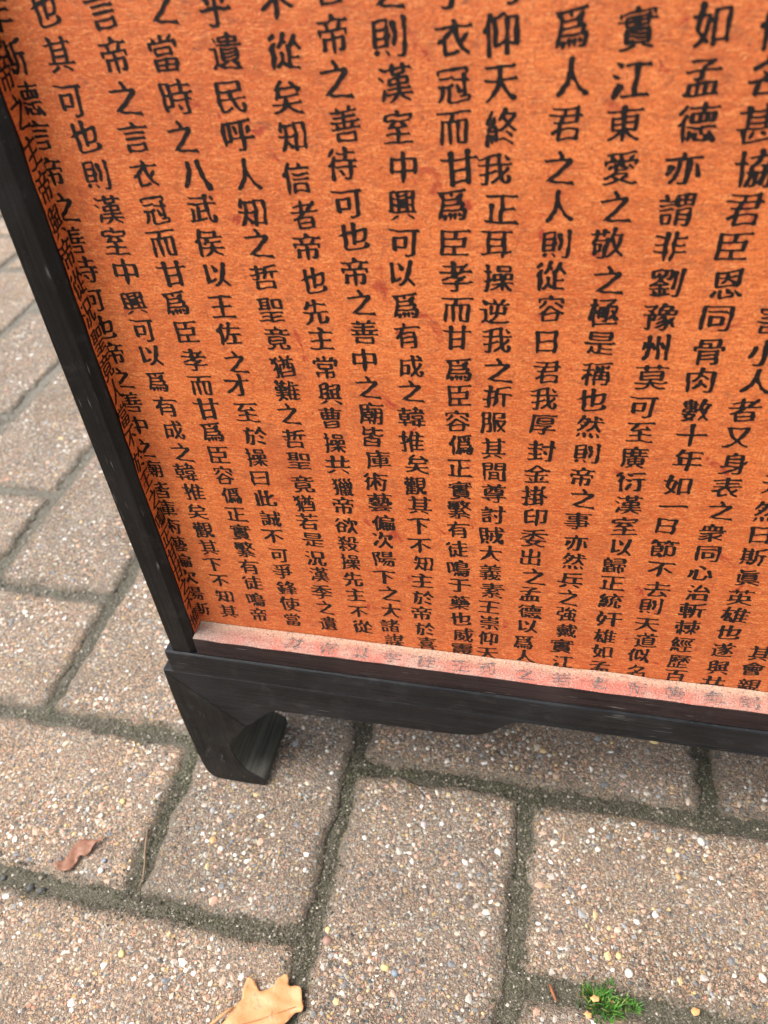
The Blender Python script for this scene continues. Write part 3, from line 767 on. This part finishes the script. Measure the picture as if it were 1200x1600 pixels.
box('bottom_board', XL + 0.0125, mir(XL + 0.0125), YF + 0.0135, YB - 0.003, 0.0965, 0.1135, M_LEG, cab, 0.0005)
# frame: stiles with an inner step, rails, thin top
SX = -0.1755
def stile(flip):
    P = [(SX, YF + 0.0012), (-0.1656, YF + 0.0012), (-0.1650, YF + 0.0016), (-0.16205, YF + 0.0034), (-0.16205, YF + 0.030), (SX, YF + 0.030)]
    if flip: P = [(mir(x), y) for x, y in P]
    bm = bmesh.new(); z0, z1 = 0.1144, ZT - 0.02
    f = [bm.verts.new((x, y, z0)) for x, y in P]; b = [bm.verts.new((x, y, z1)) for x, y in P]
    bm.faces.new(f); bm.faces.new(list(reversed(b)))
    for i in range(len(P)): bm.faces.new((f[(i + 1) % len(P)], f[i], b[i], b[(i + 1) % len(P)]))
    bmesh.ops.recalc_face_normals(bm, faces=bm.faces)
    es = [e for e in bm.edges if abs(e.verts[0].co.z - e.verts[1].co.z) > 0.1]
    bmesh.ops.bevel(bm, geom=es, offset=0.0005, segments=2, affect='EDGES', profile=0.5)
    return bm_obj('stile', bm, M_BLACK_Z, cab)
stile(False); stile(True)
box('bottom_rail', -0.1619, mir(-0.1619), YF + 0.0010, YF + 0.030, 0.1144, 0.1260, M_RAIL, cab, 0.0005)
box('top_rail', -0.1619, mir(-0.1619), YF + 0.0012, YF + 0.030, ZT - 0.040, ZT - 0.0201, M_BLACK_X, cab, 0.0006)
box('top_board', XL + 0.004, mir(XL + 0.004), YF - 0.003, YB + 0.003, ZT - 0.0199, ZT, M_BLACK_X, cab, 0.001)
box('side_panel', SX + 0.003, SX + 0.012, YF + 0.0302, YB - 0.001, 0.1144, ZT - 0.0201, M_BLACK_Z, cab, 0.0006)
box('side_panel', mir(SX + 0.012), mir(SX + 0.003), YF + 0.0302, YB - 0.001, 0.1144, ZT - 0.0201, M_BLACK_Z, cab, 0.0006)
box('back_panel', SX + 0.0125, mir(SX + 0.0125), YB - 0.008, YB - 0.002, 0.1144, ZT - 0.0201, M_BLACK_Z, cab, 0.0006)

# the sunk panel and the paper lining of its reveal
YP = 0.2262
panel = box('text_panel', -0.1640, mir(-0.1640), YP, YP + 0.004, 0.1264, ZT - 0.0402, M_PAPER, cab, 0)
PX0 = -0.16185
def reveal(flip):
    nz = 60; zz = np.linspace(0.1268, ZT - 0.0402, nz)
    r = np.random.default_rng(9 + flip)
    yf = 0.2186 + 0.00025 * r.standard_normal(nz)
    a = np.stack([np.full(nz, PX0 + 0.0001), yf, zz], -1); b = np.stack([np.full(nz, PX0), np.full(nz, YP + 0.0005), zz], -1)
    if flip: a[:, 0] = 2 * XC - a[:, 0]; b[:, 0] = 2 * XC - b[:, 0]
    V = np.concatenate([a, b]); F = [(i, i + 1, nz + i + 1, nz + i) for i in range(nz - 1)]
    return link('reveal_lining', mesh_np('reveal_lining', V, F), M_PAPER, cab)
rvl, rvr = reveal(0), reveal(1)
# ledge lining with a slightly ragged front edge and a small curl where it meets the panel
nx = 240; xs = np.linspace(PX0 + 0.0002, mir(PX0) - 0.0002, nx)
rag = smooth_noise((nx, 3), 3, 77)[:, 0] * 0.00014 + smooth_noise((nx, 3), 18, 78)[:, 0] * 0.00008
rows = [(0.2156, 0.12615), (0.2158, 0.12665), (0.2200, 0.12668), (0.2245, 0.12672), (0.2258, 0.1269), (0.2261, 0.1273)]
V = []
for ri, (y, z) in enumerate(rows):
    w = smooth_noise((nx, 3), 10, 80 + ri)[:, 0] * 0.00012
    V.append(np.stack([xs, np.full(nx, y) + (rag if ri < 2 else 0) - (0.0002 if ri == 5 else 0), np.full(nx, z) + w + (smooth_noise((nx, 3), 5, 91)[:, 1] * 0.0003 if ri == 5 else 0)], -1))
V = np.concatenate(V); nr = len(rows)
F = [(r * nx + i, r * nx + i + 1, (r + 1) * nx + i + 1, (r + 1) * nx + i) for r in range(nr - 1) for i in range(nx - 1)]
ledge = link('ledge_lining', mesh_np('ledge_lining', V, F, True), M_DUST, cab)
ledge['label'] = 'dusty faded pink ledge with worn grey characters'

# lettering on the panel, one object per column
rj = random.Random(11)
def panel_place(x, y): return np.stack([x * MM, np.full(len(x), YP - 0.00012), y * MM], -1)
STREAM = ''.join(c[1] for c in COLUMNS)
def even(zs):
    n = len(zs); k = np.arange(n); b, a = np.polyfit(k, zs, 1)
    return [0.45 * z + 0.55 * (a + b * i) for i, z in enumerate(zs)]
def fill(x, zs, text):
    return [(ch, x + rj.gauss(0, 0.5), z + rj.gauss(0, 0.15), 9.7 * rj.uniform(0.92, 1.06), 9.9 * rj.uniform(0.93, 1.03), rj.gauss(0, 0.03)) for ch, z in zip(text, zs)]
ncol = 0
for x, text, zs in COLUMNS:
    up = []
    zs = even(zs) if max(abs(np.diff(zs))) < 16 else zs; z = max(zs) + 10.6
    while z < (ZT - 0.046) * 1000: up.append(z); z += 10.65
    k0 = (ncol * 37) % 300
    it = fill(x, zs, text) + fill(x, up, STREAM[k0:k0 + len(up)])
    link('text_column', text_mesh(it, panel_place), M_INK, panel); ncol += 1
x = 103.0
while x < mir(-0.1640) * 1000 - 6:
    zs = [131 + 10.65 * i for i in range(53) if 131 + 10.65 * i < (ZT - 0.046) * 1000]
    k0 = (ncol * 37) % 300; it = fill(x, zs[::-1], (STREAM[k0:] + STREAM)[:len(zs)])
    link('text_column', text_mesh(it, panel_place), M_INK, panel); ncol += 1; x += 15.7

# the paper runs round the corner: characters on the reveal, right side seen foreshortened
def rev_place(u, v): return np.stack([np.full(len(u), PX0 + 0.00018), u * MM, v * MM], -1)
zs = [134 + 10.65 * i for i in range(53)]
it = [(STREAM[(40 + 5 * i) % len(STREAM)], 222.3 + rj.gauss(0, 0.2), z, 7.6, 10.6, rj.gauss(0, 0.05)) for i, z in enumerate(zs) if z < 690]
link('text_column', text_mesh(it, rev_place), M_INK, rvl)
# worn characters on the ledge
def ledge_place(u, v): return np.stack([u * MM, v * MM, np.full(len(u), 0.12695)], -1)
xs_l = [c[0] + 0.5 for c in COLUMNS[1:]] + [103 + 15.7 * i for i in range(19)]
it = [(STREAM[(11 * i + 3) % len(STREAM)], x, 219.6 + rj.gauss(0, 0.4), 8.6, 7.0, rj.gauss(0, 0.1)) for i, x in enumerate(xs_l) if x > -118]
link('text_column', text_mesh(it, ledge_place), M_FADE, ledge)
bpy.data.objects.remove(_fo)

# ------------------------------------------------------------------ leaves, twig, grass
def thick_sheet(name, outline, zf, mat, thick=0.0004, parent=None, cuts=3):
    """a leaf: outline filled, subdivided, curled by zf(x, y), given thickness"""
    bm = bmesh.new(); vs_ = [bm.verts.new((x * MM, y * MM, 0)) for x, y in outline]
    f = bm.faces.new(vs_)
    bmesh.ops.triangulate(bm, faces=[f])
    for _ in range(cuts): bmesh.ops.subdivide_edges(bm, edges=[e for e in bm.edges if e.calc_length() > 0.0016], cuts=1)
    bmesh.ops.triangulate(bm, faces=list(bm.faces))
    bmesh.ops.recalc_face_normals(bm, faces=bm.faces)
    if sum(f.normal.z for f in bm.faces) < 0: bmesh.ops.reverse_faces(bm, faces=list(bm.faces))
    for v in bm.verts: v.co.z = zf(v.co.x / MM, v.co.y / MM) * MM
    ext = bmesh.ops.extrude_face_region(bm, geom=list(bm.faces))
    for v in [g for g in ext['geom'] if isinstance(g, bmesh.types.BMVert)]: v.co.z += thick
    bmesh.ops.recalc_face_normals(bm, faces=bm.faces)
    return bm_obj(name, bm, mat, parent, True)

def chaikin(P, n=1):
    for _ in range(n):
        Q = []
        for i in range(len(P)):
            a, b = P[i], P[(i + 1) % len(P)]
            Q += [(a[0] * .8 + b[0] * .2, a[1] * .8 + b[1] * .2), (a[0] * .2 + b[0] * .8, a[1] * .2 + b[1] * .8)]
        P = Q
    return P

def leaf_material(name, c1, c2, spot):
    g = NG(name); v = g.coord()
    c = g.mix(g.noise(v, 120, 4, 0.6), c1, c2)
    c = g.mix(g.ramp(g.noise(v, 330, 3, 0.6), [(0.60, 0.0), (0.70, 0.7)]), c, spot)
    g.b.inputs['Subsurface Weight'].default_value = 0.0
    return g.out(c, 0.5, g.bump(g.noise(v, 500, 4), 0.5, 0.0004), 0.4)
M_OAK = leaf_material('dry_oak_leaf', (0.50, 0.225, 0.085), (0.57, 0.295, 0.125), (0.30, 0.13, 0.07))
M_RED = leaf_material('rust_brown_leaf', (0.22, 0.085, 0.048), (0.30, 0.155, 0.095), (0.09, 0.04, 0.025))
OAK = [(-121.9, 104.9), (-122.9, 107.6), (-122.8, 111.4), (-122.2, 114.5), (-120.3, 114.6), (-117.7, 112.8), (-115.0, 109.8), (-112.4, 110.7), (-108.7, 113.3), (-107.9, 116.6),
       (-104.8, 119.6), (-102.9, 118.2), (-102.1, 114.5), (-97.8, 115.8), (-95.4, 114.8), (-94.0, 110.3), (-92.2, 107.4), (-92.6, 105.4), (-96.1, 104.9), (-98.4, 100.1), (-103, 96.5), (-101.5, 92), (-105, 88.5),
       (-112, 89.5), (-114, 84), (-119, 82.5), (-124, 86), (-131, 84), (-134, 87.5), (-130, 92), (-126.5, 96), (-126.0, 100.0)]
def oakz(x, y):
    u = (x + 110) * 0.94 + (y - 100) * 0.34; w = -(x + 110) * 0.34 + (y - 100) * 0.94
    return 1.0 + 0.0075 * w * w + 0.5 * math.sin(u * 0.35) + 0.25 * math.sin(w * 0.9 + u * 0.4) + (0.004 * (u - 4) ** 2 if u > 4 else 0)
leaf = bpy.data.objects.new('oak_leaf', None); C.objects.link(leaf)
leaf['label'] = 'pale orange dry lobed oak leaf lying on the pavers'; leaf['category'] = 'leaf'
thick_sheet('blade', chaikin(OAK, 2), oakz, M_OAK, 0.00035, leaf)
def tube(name, pts, rads, mat, parent=None, seg=8):
    bm = bmesh.new(); rings = []
    P = [Vector(p) * MM for p in pts]
    for i, p in enumerate(P):
        d = (P[min(i + 1, len(P) - 1)] - P[max(i - 1, 0)]).normalized(); u = d.cross(Vector((0, 0, 1))).normalized(); w = u.cross(d)
        rings.append([bm.verts.new(p + (u * math.cos(2 * math.pi * k / seg) + w * math.sin(2 * math.pi * k / seg)) * rads[i] * MM) for k in range(seg)])
    for a, b in zip(rings, rings[1:]):
        for k in range(seg): bm.faces.new((a[k], a[(k + 1) % seg], b[(k + 1) % seg], b[k]))
    bm.faces.new(rings[0]); bm.faces.new(list(reversed(rings[-1])))
    bmesh.ops.recalc_face_normals(bm, faces=bm.faces)
    return bm_obj(name, bm, mat, parent, True)
tube('stalk', [(-124.5, 101.2, 3.0), (-127.0, 98.8, 3.2), (-130.3, 95.0, 2.6), (-134.5, 90.8, 1.6), (-138, 87, 0.8)], [0.35, 0.6, 0.65, 0.7, 0.8], M_OAK, leaf)
tube('vein', [(-126.0, 93.0, 2.7), (-118, 96.0, 2.2), (-110, 99.5, 1.9), (-103, 103.5, 2.1), (-96, 107, 2.3)], [0.35, 0.32, 0.26, 0.2, 0.1], M_OAK, leaf)

FR = [(-245.3, 147.1), (-243.4, 149.9), (-241.2, 150.7), (-240.5, 155.1), (-240.1, 158.0), (-238.9, 162.3), (-234.6, 164.5), (-231.4, 164.4), (-228.9, 164.1), (-226.2, 168.5), (-225.7, 165.4), (-228.2, 162.8),
      (-229.5, 157.8), (-231.1, 155.0), (-232.7, 155.1), (-234.2, 155.0), (-234.1, 151.9), (-234.6, 150.1), (-235.2, 146.8), (-238.3, 145.5), (-242.0, 145.2)]
o = thick_sheet('leaf_fragment', FR, lambda x, y: 1.0 + 0.45 * math.sin(x * 0.9 + y * 0.35) + 0.2 * math.sin(y * 1.9) + 0.02 * (x + 235) ** 2 * 0.8, M_RED, 0.0003)
o['label'] = 'small torn rust brown leaf fragment on the left paver'; o['category'] = 'leaf'
o = tube('twig', [(-203.7, 176, 0.4), (-201.6, 169, 0.3), (-199.6, 163, 0.0), (-197.2, 157.5, -0.4), (-195.1, 150.5, -0.9), (-195.4, 143.7, -1.3)], [0.35, 0.5, 0.5, 0.45, 0.4, 0.2], flat_mat('twig_bark', (0.30, 0.19, 0.12), 0.8))
o['label'] = 'thin curved brown twig lying in the joint left of the foot'; o['category'] = 'twig'
M_STICK = flat_mat('red_brown_needle', (0.34, 0.12, 0.05), 0.6)
o = tube('bark_splinter', [(18.4, 139.3, 0.6), (19.7, 136.5, 0.3), (21.9, 132.6, 0.5)], [0.5, 0.75, 0.5], M_STICK)
o['label'] = 'short reddish brown splinter in the joint left of the grass tuft'; o['category'] = 'splinter'
M_BIT = leaf_material('orange_leaf_bit', (0.66, 0.30, 0.11), (0.7, 0.38, 0.16), (0.4, 0.16, 0.06))
for (x, y, s, lab) in ((83.0, 140.3, 2.6, 'tiny orange leaf scrap on the joint right of the grass tuft'), (38.8, 136.4, 2.4, 'tiny orange leaf scrap caught among the grass blades'),
                       (36.0, 129.8, 2.2, 'tiny ochre leaf scrap on the paver just below the grass tuft')):
    P = [(x + s * math.cos(a) * q, y + 0.8 * s * math.sin(a) * q) for a, q in zip(np.linspace(0, 2 * math.pi, 11)[:-1], [random.uniform(0.75, 1.0) if i % 2 else random.uniform(0.5, 0.85) for i in range(10)])]
    zz = 2.4 if 'caught' in lab else 0.5
    o = thick_sheet('leaf_scrap', P, lambda x_, y_, zz=zz, x=x: zz + 0.15 * (x_ - x) ** 2 * 0.3, M_BIT, 0.00025, None, 1)
    o['label'] = lab; o['category'] = 'leaf'; o['group'] = 'tiny leaf scraps around the grass tuft'

# two dark pebbles and a blackish one in the left joint
M_DK = flat_mat('dark_pebble', (0.075, 0.075, 0.07), 0.6)
for (x, y, r, lab) in ((-254.1, 134.9, 3.0, 'dark grey pebble in the joint, the left one of the touching pair'), (-247.0, 134.6, 3.4, 'rounded dark grey pebble in the joint, the right one of the touching pair'),
                       (-271.5, 137.2, 2.2, 'small blackish pebble at the left end of the joint')):
    V, F = blobs(np.array([[0, 0, 0.0]]), np.array([r * MM]), 0.7, 0.12, rs)
    bm = bmesh.new(); vv = [bm.verts.new(v) for v in V]
    for f in F: bm.faces.new([vv[i] for i in f])
    bmesh.ops.subdivide_edges(bm, edges=list(bm.edges), cuts=1, use_grid_fill=True)
    bmesh.ops.smooth_vert(bm, verts=list(bm.verts), factor=0.5, use_axis_x=True, use_axis_y=True, use_axis_z=True)
    o = bm_obj('pebble', bm, M_DK, None, True); o.location = (x * MM, y * MM, -0.0020)
    o['label'] = lab; o['category'] = 'pebble'; o['group'] = 'dark pebbles in the left joint'

# grass tuft growing in the bottom right joint
M_GRASS = NG('grass_blade'); gi = M_GRASS.n('ShaderNodeNewGeometry')
M_GRASS = M_GRASS.out(M_GRASS.ramp(gi.outputs['Random Per Island'], [(0.0, (0.02, 0.085, 0.012)), (0.45, (0.055, 0.175, 0.022)), (0.78, (0.11, 0.26, 0.04)), (0.90, (0.34, 0.36, 0.11)), (1.0, (0.30, 0.19, 0.09))], 'LINEAR'), 0.45, None, 0.4)
V, F = [], []
rg = random.Random(5)
def blade(x, y, L, az, lean, w):
    b = len(V); n = 5
    px, py = math.cos(az), math.sin(az)
    for i in range(n + 1):
        t = i / n; r = lean * L * t ** 1.6; zz = -3.0 + L * (t - 0.35 * lean * t * t)
        ww = w * (1 - t ** 2.2) * 0.5 + 0.03
        cx_, cy_ = x + px * r, y + py * r
        for s in (-1, 0, 1): V.append(((cx_ - py * ww * s) * MM, (cy_ + px * ww * s) * MM, (zz + (0.18 * w if s else 0)) * MM))
    for i in range(n):
        for s in (0, 1):
            a = b + i * 3 + s; F.append((a, a + 1, a + 4, a + 3))
for (cx_, cy_, sp, n, Lm) in ((42, 136, 7.0, 110, 6.5), (38, 139, 3.5, 40, 6.0), (47, 134, 3.5, 36, 6.5), (57.0, 137.5, 1.8, 30, 5.0), (52.5, 138.5, 2.2, 26, 5.5), (45.5, 144.0, 1.7, 22, 5.0), (44, 127.5, 2.6, 30, 5.5)):
    for _ in range(int(n * 1.45)):
        dx, dy = rg.gauss(0, sp * 0.55), rg.gauss(0, sp * 0.4)
        blade(cx_ + dx, cy_ + dy, rg.uniform(0.5, 1.15) * Lm, math.atan2(dy, dx) + rg.gauss(0, 0.9), rg.uniform(0.2, 0.95), rg.uniform(0.5, 0.95))
o = link('grass_tuft', mesh_np('grass_tuft', V, F, True), M_GRASS)
o['label'] = 'small bright green grass tuft growing in the joint between pavers'; o['category'] = 'grass tuft'
